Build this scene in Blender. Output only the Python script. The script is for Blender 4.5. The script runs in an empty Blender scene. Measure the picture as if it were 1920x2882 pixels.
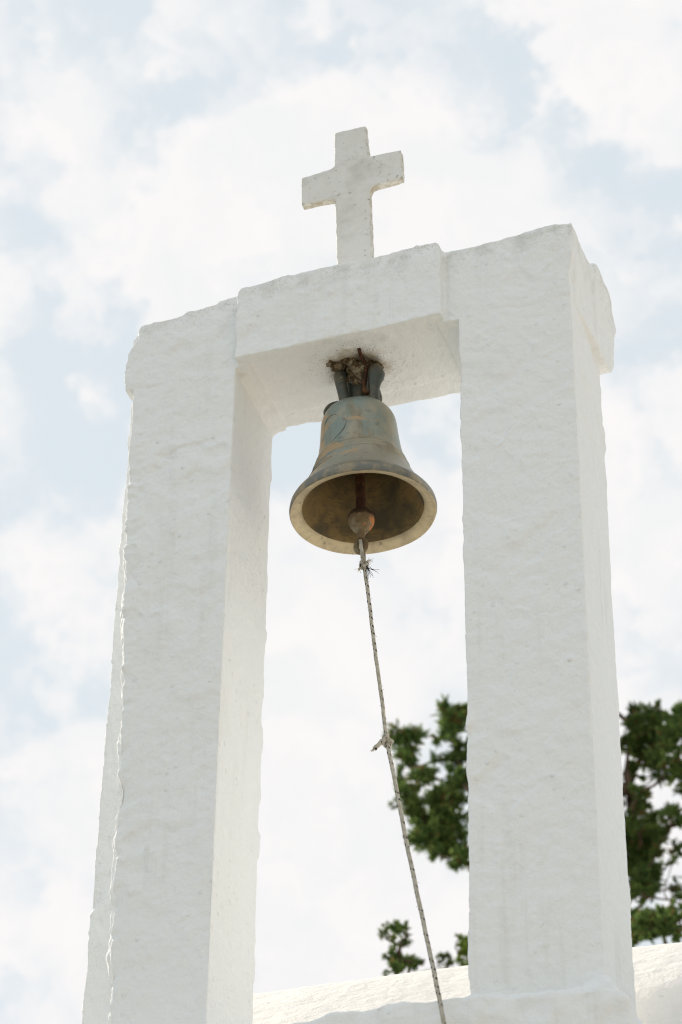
import bpy, bmesh, math, random
import numpy as np
from mathutils import Vector, Matrix

# ------------------------------------------------------------------ camera, sky, sun, exposure
scene = bpy.context.scene
col = scene.collection
GROUND = -4.29                     # z = 0 is the foot of the bell gable, the courtyard lies 4.29 m below

cam_data = bpy.data.cameras.new('camera')
cam = bpy.data.objects.new('camera', cam_data)
col.objects.link(cam)
PITCH, YAW, ROLL = 0.6532, -0.3347, 0.0152
fw = Vector((math.sin(YAW)*math.cos(PITCH), math.cos(YAW)*math.cos(PITCH), math.sin(PITCH)))
rt = Vector((math.cos(YAW), -math.sin(YAW), 0))
up = rt.cross(fw)
r2 = rt*math.cos(ROLL) + up*math.sin(ROLL)
u2 = up*math.cos(ROLL) - rt*math.sin(ROLL)
cam.matrix_world = Matrix(((r2.x, u2.x, -fw.x, 1.6942), (r2.y, u2.y, -fw.y, -4.8922),
                           (r2.z, u2.z, -fw.z, -2.6877), (0, 0, 0, 1)))
cam_data.sensor_fit = 'VERTICAL'
cam_data.sensor_height = 36.0
cam_data.lens = 103.79
cam_data.clip_start = 0.05
cam_data.clip_end = 3000
cam_data.dof.use_dof = True
cam_data.dof.focus_distance = 6.62
cam_data.dof.aperture_fstop = 6.3
scene.camera = cam

SUN_VEC = Vector((-0.76, 0.34, 0.56)).normalized()     # towards the sun: high, to the left and a little behind the gable
sun_data = bpy.data.lights.new('sun', 'SUN')
sun_data.energy = 5.0
sun_data.angle = math.radians(1.5)
sun_data.color = (1.0, 0.88, 0.74)
sun = bpy.data.objects.new('sun', sun_data)
sun.rotation_euler = SUN_VEC.to_track_quat('Z', 'Y').to_euler()
sun.location = (-6, 3, 9)
col.objects.link(sun)

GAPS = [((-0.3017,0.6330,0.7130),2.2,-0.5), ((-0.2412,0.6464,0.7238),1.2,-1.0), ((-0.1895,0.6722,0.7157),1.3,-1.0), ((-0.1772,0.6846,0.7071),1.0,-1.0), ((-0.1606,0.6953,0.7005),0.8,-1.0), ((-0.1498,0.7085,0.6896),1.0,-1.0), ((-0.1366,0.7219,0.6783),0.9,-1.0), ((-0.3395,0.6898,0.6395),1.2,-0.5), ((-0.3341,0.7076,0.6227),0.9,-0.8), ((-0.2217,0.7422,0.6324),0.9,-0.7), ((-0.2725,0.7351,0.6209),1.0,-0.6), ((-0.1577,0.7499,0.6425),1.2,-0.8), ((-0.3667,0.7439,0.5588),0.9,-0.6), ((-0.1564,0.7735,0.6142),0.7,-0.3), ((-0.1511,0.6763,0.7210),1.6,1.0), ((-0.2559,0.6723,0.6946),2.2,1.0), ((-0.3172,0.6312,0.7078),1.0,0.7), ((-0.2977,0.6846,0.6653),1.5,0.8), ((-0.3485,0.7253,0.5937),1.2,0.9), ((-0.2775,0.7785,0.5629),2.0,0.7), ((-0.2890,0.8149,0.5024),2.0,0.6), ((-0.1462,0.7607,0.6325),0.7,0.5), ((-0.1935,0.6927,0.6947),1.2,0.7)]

def build_world():
    w = bpy.data.worlds.new('World')
    scene.world = w
    w.use_nodes = True
    nt = w.node_tree
    nt.nodes.clear()
    N = nt.nodes.new
    L = nt.links.new

    def math_node(op, a, b=None, c=None):
        n = N('ShaderNodeMath'); n.operation = op
        for i, v in enumerate((a, b, c)):
            if v is None: continue
            if isinstance(v, (int, float)): n.inputs[i].default_value = v
            else: L(v, n.inputs[i])
        return n.outputs[0]

    def noise(vec, scale, detail, rough, out='Fac'):
        n = N('ShaderNodeTexNoise'); n.noise_dimensions = '3D'
        n.inputs['Scale'].default_value = scale
        n.inputs['Detail'].default_value = detail
        n.inputs['Roughness'].default_value = rough
        L(vec, n.inputs['Vector'])
        return n.outputs[out]

    def mixc(fac, a, b):
        n = N('ShaderNodeMix'); n.data_type = 'RGBA'
        for sock, v in ((n.inputs[0], fac), (n.inputs[6], a), (n.inputs[7], b)):
            if isinstance(v, (int, float)): sock.default_value = v
            elif isinstance(v, tuple): sock.default_value = (*v, 1)
            else: L(v, sock)
        return n.outputs[2]

    geo = N('ShaderNodeNewGeometry')
    neg = N('ShaderNodeVectorMath'); neg.operation = 'SCALE'; neg.inputs['Scale'].default_value = -1.0
    L(geo.outputs['Incoming'], neg.inputs[0])
    d0 = neg.outputs[0]
    # warp the direction so that cloud edges curl
    wn = noise(d0, 26.0, 8.0, 0.62, 'Color')
    sub = N('ShaderNodeVectorMath'); sub.operation = 'SUBTRACT'; sub.inputs[1].default_value = (0.5, 0.5, 0.5)
    L(wn, sub.inputs[0])
    sc = N('ShaderNodeVectorMath'); sc.operation = 'SCALE'; sc.inputs['Scale'].default_value = 0.085
    L(sub.outputs[0], sc.inputs[0])
    add = N('ShaderNodeVectorMath'); add.operation = 'ADD'
    L(d0, add.inputs[0]); L(sc.outputs[0], add.inputs[1])
    nrm = N('ShaderNodeVectorMath'); nrm.operation = 'NORMALIZE'
    L(add.outputs[0], nrm.inputs[0])
    d = nrm.outputs[0]
    big = noise(d0, 13.0, 9.0, 0.58)
    wisp = noise(d, 48.0, 8.0, 0.62)
    acc = math_node('MULTIPLY_ADD', wisp, 0.34, math_node('MULTIPLY_ADD', big, 1.0, -0.25))
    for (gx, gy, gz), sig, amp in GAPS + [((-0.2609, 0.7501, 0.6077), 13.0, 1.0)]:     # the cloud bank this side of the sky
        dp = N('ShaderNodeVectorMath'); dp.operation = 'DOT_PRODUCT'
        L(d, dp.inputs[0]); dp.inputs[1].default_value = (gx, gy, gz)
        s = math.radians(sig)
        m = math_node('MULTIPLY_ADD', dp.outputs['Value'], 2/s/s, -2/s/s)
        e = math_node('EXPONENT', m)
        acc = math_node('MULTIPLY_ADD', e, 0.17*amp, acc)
    mr = N('ShaderNodeMapRange'); mr.interpolation_type = 'SMOOTHSTEP'
    L(acc, mr.inputs['Value'])
    mr.inputs['From Min'].default_value = 0.37
    mr.inputs['From Max'].default_value = 0.58
    dens = mr.outputs['Result']
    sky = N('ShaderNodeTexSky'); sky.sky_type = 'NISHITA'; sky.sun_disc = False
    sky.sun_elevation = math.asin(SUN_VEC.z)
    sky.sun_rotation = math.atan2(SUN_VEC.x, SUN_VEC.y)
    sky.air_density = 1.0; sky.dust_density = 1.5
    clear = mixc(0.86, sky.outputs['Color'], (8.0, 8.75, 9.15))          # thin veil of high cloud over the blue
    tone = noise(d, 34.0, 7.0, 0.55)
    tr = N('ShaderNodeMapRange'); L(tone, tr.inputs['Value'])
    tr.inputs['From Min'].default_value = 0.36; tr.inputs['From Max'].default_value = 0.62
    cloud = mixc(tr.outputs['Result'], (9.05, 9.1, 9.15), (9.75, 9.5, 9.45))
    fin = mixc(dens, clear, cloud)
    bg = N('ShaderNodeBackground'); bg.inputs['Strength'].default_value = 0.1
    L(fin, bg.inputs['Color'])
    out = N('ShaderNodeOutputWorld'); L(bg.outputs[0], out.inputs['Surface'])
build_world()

scene.view_settings.view_transform = 'Standard'
scene.view_settings.look = 'None'
scene.view_settings.exposure = 0.0
scene.view_settings.gamma = 1.0
scene.view_settings.use_curve_mapping = False
scene.render.engine = 'CYCLES'
scene.cycles.max_bounces = 10
scene.cycles.diffuse_bounces = 7
scene.cycles.use_denoising = True
scene.cycles.filter_width = 1.15
scene.render.film_transparent = False

# ------------------------------------------------------------------ helpers
rng = np.random.default_rng(11)
random.seed(5)
_perm = np.random.default_rng(7).permutation(256)
_perm = np.concatenate([_perm, _perm, _perm])
_g = np.random.default_rng(8).normal(size=(256, 3))
_g /= np.linalg.norm(_g, axis=1)[:, None]

def perlin(p):
    """gradient noise, about -0.7 to 0.7, for an (n, 3) array"""
    i = np.floor(p).astype(np.int64); f = p - i
    u = f*f*f*(f*(f*6 - 15) + 10)
    i &= 255
    res = 0
    for dx in (0, 1):
        wx = u[:, 0] if dx else 1 - u[:, 0]
        for dy in (0, 1):
            wy = u[:, 1] if dy else 1 - u[:, 1]
            for dz in (0, 1):
                wz = u[:, 2] if dz else 1 - u[:, 2]
                h = _perm[_perm[_perm[(i[:, 0] + dx) & 255] + ((i[:, 1] + dy) & 255)] + ((i[:, 2] + dz) & 255)]
                g = _g[h]
                dot = g[:, 0]*(f[:, 0] - dx) + g[:, 1]*(f[:, 1] - dy) + g[:, 2]*(f[:, 2] - dz)
                res = res + wx*wy*wz*dot
    return res

def fbm(p, octaves=3, gain=0.5):
    s, a = 0, 1.0
    for k in range(octaves):
        s = s + a*perlin(p*(2.03**k) + 17.3*k); a *= gain
    return s

def empty(name, loc, label, cat, group=None):
    o = bpy.data.objects.new(name, None)
    o.location = loc; o.empty_display_size = 0.1
    col.objects.link(o)
    o['label'] = label; o['category'] = cat
    if group: o['group'] = group
    o['_base'] = 0
    del o['_base']
    return o

def world_loc(o):
    v = Vector((0, 0, 0))
    while o is not None:
        v += o.location; o = o.parent
    return v

def link_mesh(name, me, mats, parent=None, smooth=True):
    o = bpy.data.objects.new(name, me)
    for m in (mats if isinstance(mats, (list, tuple)) else [mats]): me.materials.append(m)
    col.objects.link(o)
    if parent is not None: o.parent = parent
    if smooth:
        me.polygons.foreach_set('use_smooth', np.ones(len(me.polygons), bool))
    return o

def mesh_obj(name, verts, faces, mats, parent=None, smooth=True, midx=None):
    """verts in world coordinates"""
    off = np.array(world_loc(parent)) if parent is not None else np.zeros(3)
    me = bpy.data.meshes.new(name)
    v = np.asarray(verts, float) - off
    me.from_pydata(v.tolist(), [], [tuple(int(k) for k in f) for f in faces])
    if midx is not None: me.polygons.foreach_set('material_index', np.asarray(midx, np.int32))
    me.update()
    return link_mesh(name, me, mats, parent, smooth)

def quad_mesh(name, verts, quads, mats, parent=None, smooth=True, normals=None):
    """fast path for big all-quad / all-tri arrays"""
    off = np.array(world_loc(parent)) if parent is not None else np.zeros(3)
    k = quads.shape[1]
    me = bpy.data.meshes.new(name)
    me.vertices.add(len(verts)); me.vertices.foreach_set('co', (verts - off).astype(np.float32).ravel())
    me.loops.add(quads.size); me.loops.foreach_set('vertex_index', quads.astype(np.int32).ravel())
    me.polygons.add(len(quads)); me.polygons.foreach_set('loop_start', np.arange(0, quads.size, k, dtype=np.int32))
    me.update(calc_edges=True); me.validate()
    o = link_mesh(name, me, mats, parent, smooth)
    if normals is not None:
        me.normals_split_custom_set_from_vertices(normals.tolist())
    return o

def prism(bm, poly, y0, y1, skew=None):
    """closed solid: XZ outline extruded along y"""
    a = [bm.verts.new((x, y0, z)) for x, z in poly]
    b = [bm.verts.new((x, y1, z)) for x, z in poly]
    n = len(poly)
    bm.faces.new(a); bm.faces.new(b[::-1])
    for i in range(n):
        bm.faces.new((a[i], b[i], b[(i+1) % n], a[(i+1) % n]))

def voxel_shell(bm, size):
    """fuse the solids in bm into one even quad skin; returns verts and quads"""
    bmesh.ops.recalc_face_normals(bm, faces=bm.faces)
    me = bpy.data.meshes.new('tmp'); bm.to_mesh(me); bm.free()
    o = bpy.data.objects.new('tmp', me); col.objects.link(o)
    m = o.modifiers.new('r', 'REMESH'); m.mode = 'VOXEL'; m.voxel_size = size; m.adaptivity = 0
    dg = bpy.context.evaluated_depsgraph_get()
    ev = o.evaluated_get(dg); em = ev.to_mesh()
    v = np.empty(len(em.vertices)*3, np.float32); em.vertices.foreach_get('co', v)
    q = np.empty(len(em.loops), np.int32); em.loops.foreach_get('vertex_index', q)
    tot = np.empty(len(em.polygons), np.int32); em.polygons.foreach_get('loop_total', tot)
    v = v.reshape(-1, 3).astype(float)
    assert (tot == 4).all()
    q = q.reshape(-1, 4)
    ev.to_mesh_clear()
    bpy.data.objects.remove(o); bpy.data.meshes.remove(me)
    return v, q

def vnormals(v, q):
    n = np.cross(v[q[:, 2]] - v[q[:, 0]], v[q[:, 3 % q.shape[1]]] - v[q[:, 1]])
    out = np.zeros_like(v)
    for k in range(q.shape[1]):
        for c in range(3):
            out[:, c] += np.bincount(q[:, k], n[:, c], len(v))
    return out/np.maximum(np.linalg.norm(out, axis=1), 1e-12)[:, None]

def laplace(v, q, lam, times):
    e = np.concatenate([q[:, [0, 1]], q[:, [1, 2]], q[:, [2, 3]], q[:, [3, 0]]])
    cnt = np.bincount(e[:, 0], minlength=len(v)) + np.bincount(e[:, 1], minlength=len(v))
    for _ in range(times):
        s = np.zeros_like(v)
        for c in range(3):
            s[:, c] = np.bincount(e[:, 0], v[e[:, 1], c], len(v)) + np.bincount(e[:, 1], v[e[:, 0], c], len(v))
        v = v + lam*(s/cnt[:, None] - v)
    return v

def tube(points, radii, seg=10, flat=None, caps=True):
    """swept tube; returns verts, faces, (u along, v around) per vertex"""
    P = [Vector(p) for p in points]
    n = len(P)
    if not hasattr(radii, '__len__'): radii = [radii]*n
    V, Fc, UV = [], [], []
    t0 = (P[1] - P[0]).normalized()
    ref = Vector((0, 1, 0)) if abs(t0.y) < 0.9 else Vector((1, 0, 0))
    nx = (ref - t0*ref.dot(t0)).normalized()
    s = 0
    for i in range(n):
        t = ((P[min(i+1, n-1)] - P[max(i-1, 0)])).normalized()
        nx = (nx - t*nx.dot(t)).normalized()
        ny = t.cross(nx)
        if i: s += (P[i] - P[i-1]).length
        fl = 1.0 if flat is None else flat
        for k in range(seg):
            a = 2*math.pi*k/seg
            V.append(P[i] + nx*(math.cos(a)*radii[i]) + ny*(math.sin(a)*radii[i]*fl))
            UV.append((s, k/seg))
    for i in range(n-1):
        for k in range(seg):
            k2 = (k+1) % seg
            Fc.append((i*seg+k, i*seg+k2, (i+1)*seg+k2, (i+1)*seg+k))
    if caps:
        Fc.append(tuple(range(seg))[::-1]); Fc.append(tuple((n-1)*seg+k for k in range(seg)))
    return [tuple(v) for v in V], Fc, UV

def smooth_path(pts, m=8):
    """Catmull-Rom through the points"""
    P = [np.array(p, float) for p in pts]
    P = [2*P[0]-P[1]] + P + [2*P[-1]-P[-2]]
    out = []
    for i in range(1, len(P)-2):
        for k in range(m):
            t = k/m
            out.append(0.5*((2*P[i]) + (P[i+1]-P[i-1])*t + (2*P[i-1]-5*P[i]+4*P[i+1]-P[i+2])*t*t + (3*P[i]-P[i-1]-3*P[i+1]+P[i+2])*t**3))
    out.append(P[-2])
    return [tuple(p) for p in out]

class Pile:
    """collects several shapes into one mesh"""
    def __init__(self): self.v, self.f, self.m, self.uv = [], [], [], []
    def add(self, v, f, mi=0, uv=None):
        o = len(self.v); self.v += list(v); self.f += [tuple(k+o for k in x) for x in f]; self.m += [mi]*len(f)
        self.uv += list(uv) if uv is not None else [(0, 0)]*len(v)
    def build(self, name, mats, parent=None, smooth=True, uv=False):
        o = mesh_obj(name, self.v, self.f, mats, parent, smooth, self.m)
        if uv:
            lay = o.data.uv_layers.new(name='rope')
            idx = np.empty(len(o.data.loops), np.int32); o.data.loops.foreach_get('vertex_index', idx)
            lay.data.foreach_set('uv', np.array(self.uv, np.float32)[idx].ravel())
        return o

# ------------------------------------------------------------------ materials
class Mat:
    def __init__(self, name, rough=0.8, spec=0.3, metallic=0.0):
        self.m = bpy.data.materials.new(name); self.m.use_nodes = True
        self.nt = self.m.node_tree
        self.b = self.nt.nodes['Principled BSDF']
        self.out = self.nt.nodes['Material Output']
        self.b.inputs['Roughness'].default_value = rough
        self.b.inputs['Specular IOR Level'].default_value = spec
        self.b.inputs['Metallic'].default_value = metallic
        tc = self.nt.nodes.new('ShaderNodeTexCoord')
        self.obj = tc.outputs['Object']; self.uv = tc.outputs['UV']
    def n(self, t): return self.nt.nodes.new(t)
    def l(self, a, b): self.nt.links.new(a, b)
    def put(self, sock, v):
        if isinstance(v, tuple): sock.default_value = (*v, 1) if len(v) == 3 and sock.type == 'RGBA' else v
        elif isinstance(v, (int, float)): sock.default_value = v
        else: self.l(v, sock)
    def scale(self, vec, s):
        n = self.n('ShaderNodeMapping'); self.l(vec, n.inputs['Vector']); n.inputs['Scale'].default_value = s
        return n.outputs[0]
    def noise(self, scale, detail=4, rough=0.55, vec=None, out='Fac', dist=0.0):
        n = self.n('ShaderNodeTexNoise'); n.inputs['Scale'].default_value = scale
        n.inputs['Detail'].default_value = detail; n.inputs['Roughness'].default_value = rough
        n.inputs['Distortion'].default_value = dist
        self.l(vec or self.obj, n.inputs['Vector']); return n.outputs[out]
    def voro(self, scale, vec=None, out='Distance', rand=1.0):
        n = self.n('ShaderNodeTexVoronoi'); n.inputs['Scale'].default_value = scale
        n.inputs['Randomness'].default_value = rand
        self.l(vec or self.obj, n.inputs['Vector']); return n.outputs[out]
    def ramp(self, v, a, b, lo=0.0, hi=1.0, smooth=True):
        n = self.n('ShaderNodeMapRange'); self.l(v, n.inputs['Value'])
        if smooth: n.interpolation_type = 'SMOOTHSTEP'
        n.inputs['From Min'].default_value = a; n.inputs['From Max'].default_value = b
        n.inputs['To Min'].default_value = lo; n.inputs['To Max'].default_value = hi
        return n.outputs[0]
    def math(self, op, a, b=None, c=None):
        n = self.n('ShaderNodeMath'); n.operation = op
        for s, v in zip(n.inputs, (a, b, c)):
            if v is not None: self.put(s, v)
        return n.outputs[0]
    def mix(self, f, a, b):
        n = self.n('ShaderNodeMix'); n.data_type = 'RGBA'
        self.put(n.inputs[0], f); self.put(n.inputs[6], a); self.put(n.inputs[7], b); return n.outputs[2]
    def sep(self, vec=None):
        n = self.n('ShaderNodeSeparateXYZ'); self.l(vec or self.obj, n.inputs[0]); return n.outputs
    def color(self, c): self.put(self.b.inputs['Base Color'], c)
    def bump(self, h, dist=0.002, strength=1.0, prev=None):
        n = self.n('ShaderNodeBump'); n.inputs['Distance'].default_value = dist; n.inputs['Strength'].default_value = strength
        self.l(h, n.inputs['Height'])
        if prev is not None: self.l(prev, n.inputs['Normal'])
        self.l(n.outputs[0], self.b.inputs['Normal']); return n.outputs[0]

def whitewash(name, top=None, tint=(0.85, 0.862, 0.855)):
    m = Mat(name, 0.88, 0.2)
    st = m.ramp(m.noise(3.5, 5, 0.6), 0.45, 0.75, 0, 0.5)
    c = m.mix(st, tint, (tint[0]*0.975, tint[1]*0.965, tint[2]*0.94))
    # fine lichen specks, thicker along the weathered top
    v = m.voro(240.0)
    dot = m.ramp(v, 0.16, 0.34, 1, 0)
    gate = m.ramp(m.noise(30, 4, 0.7), 0.58, 0.72)
    if top is not None:
        z = m.sep()[2]
        edge = m.ramp(z, top[0], top[1], 0, 1)
        g2 = m.math('MULTIPLY', m.ramp(m.noise(48, 4, 0.7), 0.42, 0.60), edge)
        gate = m.math('MAXIMUM', m.math('MULTIPLY', gate, 0.55), g2)
        film = m.math('MULTIPLY', edge, m.ramp(m.noise(22, 5, 0.65), 0.42, 0.72, 0, 0.45))
        c = m.mix(film, c, (0.44, 0.42, 0.37))
    else:
        gate = m.math('MULTIPLY', gate, 0.5)
    c = m.mix(m.math('MULTIPLY', m.math('MULTIPLY', dot, gate), 0.8), c, (0.16, 0.15, 0.125))
    if top is not None:
        vd = m.n('ShaderNodeVectorMath'); vd.operation = 'DISTANCE'; m.l(m.obj, vd.inputs[0]); vd.inputs[1].default_value = (-0.005, -0.038, 1.772)
        dr = m.math('MULTIPLY_ADD', m.noise(30, 4, 0.65), 0.09, vd.outputs['Value'])
        c = m.mix(m.ramp(dr, 0.085, 0.135, 0.8, 0.0), c, (0.42, 0.34, 0.22))
        c = m.mix(m.math('MULTIPLY', m.ramp(dr, 0.11, 0.20, 1, 0), m.math('MULTIPLY', dot, m.ramp(m.noise(60, 3), 0.45, 0.6))), c, (0.10, 0.08, 0.05))
    run = m.math('MULTIPLY', m.ramp(m.noise(1.0, 5, 0.6, m.scale(m.obj, (34, 34, 1.6))), 0.50, 0.72), m.ramp(m.noise(2.6, 3), 0.45, 0.65))
    c = m.mix(m.math('MULTIPLY', run, 0.22), c, (0.58, 0.56, 0.50))
    m.color(c)
    # brushed limewash relief: lumps, drips and pimples
    a = m.math('MULTIPLY', m.noise(30, 4, 0.5, dist=0.3), 0.6)
    fine = m.noise(140, 4, 0.6)
    vn = m.n('ShaderNodeTexVoronoi'); vn.inputs['Scale'].default_value = 44.0; m.l(m.obj, vn.inputs['Vector'])
    pick = m.ramp(m.sep(vn.outputs['Color'])[0], 0.66, 0.80)
    pim = m.math('MULTIPLY', m.math('MULTIPLY', m.ramp(vn.outputs['Distance'], 0.0, 0.30, 1, 0), pick), m.ramp(m.noise(7, 2), 0.42, 0.58, 0.25, 1.0))
    h = m.math('MULTIPLY_ADD', pim, 0.30, a)
    h = m.math('MULTIPLY_ADD', fine, 0.22, h)
    m.bump(h, 0.0095, 1.0)
    return m.m

M_WASH = whitewash('limewashed_plaster', (1.86, 2.02))
M_WASH_LOW = whitewash('limewashed_wall', None)
M_ROOF = whitewash('limewashed_roof', None, (0.83, 0.81, 0.78))

def mat_marble():
    m = Mat('weathered_marble', 0.72, 0.3)
    c = m.mix(m.ramp(m.noise(14, 6, 0.65), 0.40, 0.72, 0, 0.65), (0.74, 0.735, 0.70), (0.60, 0.585, 0.53))
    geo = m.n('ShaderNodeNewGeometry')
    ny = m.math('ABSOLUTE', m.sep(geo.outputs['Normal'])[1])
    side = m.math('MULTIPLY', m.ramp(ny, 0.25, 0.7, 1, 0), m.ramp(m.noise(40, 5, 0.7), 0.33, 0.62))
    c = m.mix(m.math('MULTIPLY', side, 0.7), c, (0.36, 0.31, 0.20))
    pit = m.math('MULTIPLY', m.ramp(m.noise(150, 3, 0.6), 0.60, 0.68), m.ramp(m.noise(16, 5, 0.7), 0.54, 0.70))
    pit2 = m.math('MULTIPLY', m.ramp(m.noise(75, 3, 0.6), 0.66, 0.72), 0.8)
    pit = m.math('MAXIMUM', pit, pit2)
    c = m.mix(m.math('MULTIPLY', pit, 0.7), c, (0.17, 0.16, 0.13))
    pt = m.ramp(geo.outputs['Pointiness'], 0.515, 0.56)
    c = m.mix(m.math('MULTIPLY', pt, m.ramp(m.noise(45, 5, 0.7), 0.38, 0.60, 0, 0.75)), c, (0.33, 0.30, 0.22))
    c = m.mix(m.ramp(m.noise(7, 5, 0.65), 0.48, 0.70, 0, 0.4), c, (0.50, 0.50, 0.46))
    m.color(c)
    m.bump(m.math('MULTIPLY_ADD', pit, -1.0, m.noise(120, 5, 0.6)), 0.0015, 0.8)
    return m.m
M_MARBLE = mat_marble()

def mat_bronze(name, kind):
    m = Mat(name, 0.38, 0.5, 0.35)
    if kind == 'outer':
        s = m.scale(m.obj, (1, 1, 0.55))
        verd, grey, ochre, dark = (0.20, 0.245, 0.215), (0.33, 0.295, 0.215), (0.42, 0.29, 0.155), (0.075, 0.085, 0.08)
        c = m.mix(m.ramp(m.noise(8, 6, 0.65, s), 0.43, 0.57), verd, grey)
        c = m.mix(m.ramp(m.noise(15, 5, 0.65, m.scale(m.obj, (1, 1, 0.4))), 0.52, 0.66, 0, 0.7), c, (0.20, 0.155, 0.085))
        z = m.sep()[2]
        low = m.math('MULTIPLY', m.ramp(z, 0.16, 0.06), 0.75)
        c = m.mix(low, c, (0.27, 0.255, 0.20))
        # bare bronze patches, most on the side turned to the left
        x = m.sep()[0]
        left = m.ramp(x, -0.11, 0.06, 0.16, -0.03)
        och = m.ramp(m.math('ADD', m.noise(13, 4, 0.55, m.scale(m.obj, (1, 1, 1.3)), dist=0.4), left), 0.60, 0.68)
        c = m.mix(m.math('MULTIPLY', och, 0.85), c, ochre)
        c = m.mix(m.math('MULTIPLY', m.ramp(m.noise(42, 4, 0.65), 0.56, 0.72), 0.55), c, dark)
        lip = m.ramp(z, 0.047, 0.036)
        lipc = m.mix(m.ramp(m.noise(24, 5, 0.65), 0.42, 0.62), (0.115, 0.12, 0.105), (0.27, 0.22, 0.14))
        c = m.mix(m.math('MULTIPLY', lip, 0.85), c, lipc)
        chalk = m.math('MULTIPLY', m.ramp(m.voro(120), 0.06, 0.16, 1, 0), m.ramp(m.noise(20, 3), 0.62, 0.68))
        c = m.mix(m.math('MULTIPLY', chalk, 0.8), c, (0.62, 0.64, 0.60))
        m.bump(m.math('MULTIPLY_ADD', m.noise(30, 4), 0.8, m.noise(180, 4, 0.6)), 0.0008, 0.7)
    elif kind == 'lip':
        c = m.mix(m.ramp(m.noise(26, 6, 0.65), 0.38, 0.68), (0.50, 0.41, 0.25), (0.34, 0.28, 0.18))
        c = m.mix(m.math('MULTIPLY', m.ramp(m.noise(70, 3), 0.62, 0.7), 0.6), c, (0.14, 0.12, 0.08))
        m.bump(m.noise(150, 4), 0.0006, 0.6)
    elif kind == 'inner':
        c = m.mix(m.ramp(m.noise(12, 5, 0.6), 0.40, 0.64), (0.23, 0.155, 0.058), (0.085, 0.07, 0.038))
        c = m.mix(m.math('MULTIPLY', m.ramp(m.noise(60, 4, 0.7, m.scale(m.obj, (1, 1, 4))), 0.50, 0.66), 0.6), c, (0.07, 0.06, 0.04))
        m.bump(m.noise(60, 5, 0.65, m.scale(m.obj, (1, 1, 5))), 0.001, 0.9)
        m.b.inputs['Roughness'].default_value = 0.7
    else:
        c = m.mix(m.ramp(m.noise(26, 5, 0.6), 0.42, 0.62), (0.058, 0.070, 0.058), (0.10, 0.09, 0.062))
        c = m.mix(m.ramp(m.noise(55, 3, 0.6), 0.60, 0.70, 0, 0.8), c, (0.045, 0.05, 0.045))
        chalk = m.ramp(m.noise(38, 3, 0.6), 0.69, 0.72, 0, 0.7)
        c = m.mix(chalk, c, (0.55, 0.57, 0.54))
        m.bump(m.noise(120, 4), 0.0008, 0.6)
    m.color(c)
    return m.m
M_BELL = [mat_bronze('bronze_patina', 'outer'), mat_bronze('bronze_lip', 'lip'), mat_bronze('bronze_inside', 'inner')]
M_CROWN = mat_bronze('bronze_crown', 'crown')

def mat_rust(name, light):
    m = Mat(name, 0.85, 0.2)
    if light:
        c = m.mix(m.ramp(m.noise(30, 5, 0.6), 0.40, 0.60), (0.15, 0.105, 0.055), (0.22, 0.19, 0.13))
        c = m.mix(m.ramp(m.math('ADD', m.noise(34, 4, 0.6), m.math('MULTIPLY', m.sep()[0], 4.0)), 0.54, 0.62, 0, 0.95), c, (0.46, 0.18, 0.06))
        c = m.mix(m.ramp(m.noise(90, 3), 0.62, 0.68), c, (0.05, 0.035, 0.02))
        top_mask = m.math('MULTIPLY_ADD', m.noise(60, 3), 0.02, m.sep()[2])
        c = m.mix(m.ramp(top_mask, -0.012, -0.006, 0, 0.9), c, (0.05, 0.028, 0.018))  # much darker brown on the upper half of the ball
    else:
        c = m.mix(m.ramp(m.noise(45, 5, 0.65), 0.45, 0.66), (0.055, 0.028, 0.018), (0.17, 0.075, 0.03))
    m.color(c); m.bump(m.noise(140, 4, 0.6), 0.001, 0.8)
    return m.m
M_RUST = mat_rust('rusty_iron', False)
M_BALL = mat_rust('rusty_clapper', True)

def mat_mortar():
    m = Mat('crumbling_mortar', 0.95, 0.1)
    c = m.mix(m.ramp(m.noise(26, 6, 0.7), 0.36, 0.62), (0.30, 0.255, 0.18), (0.18, 0.13, 0.07))
    c = m.mix(m.ramp(m.noise(85, 4, 0.7), 0.46, 0.58, 0, 0.9), c, (0.06, 0.042, 0.02))
    c = m.mix(m.ramp(m.noise(18, 4, 0.6), 0.62, 0.70, 0, 0.5), c, (0.70, 0.67, 0.60))
    m.color(c); m.bump(m.noise(120, 6, 0.7), 0.004, 1.0)
    return m.m
M_MORTAR = mat_mortar()

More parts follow.
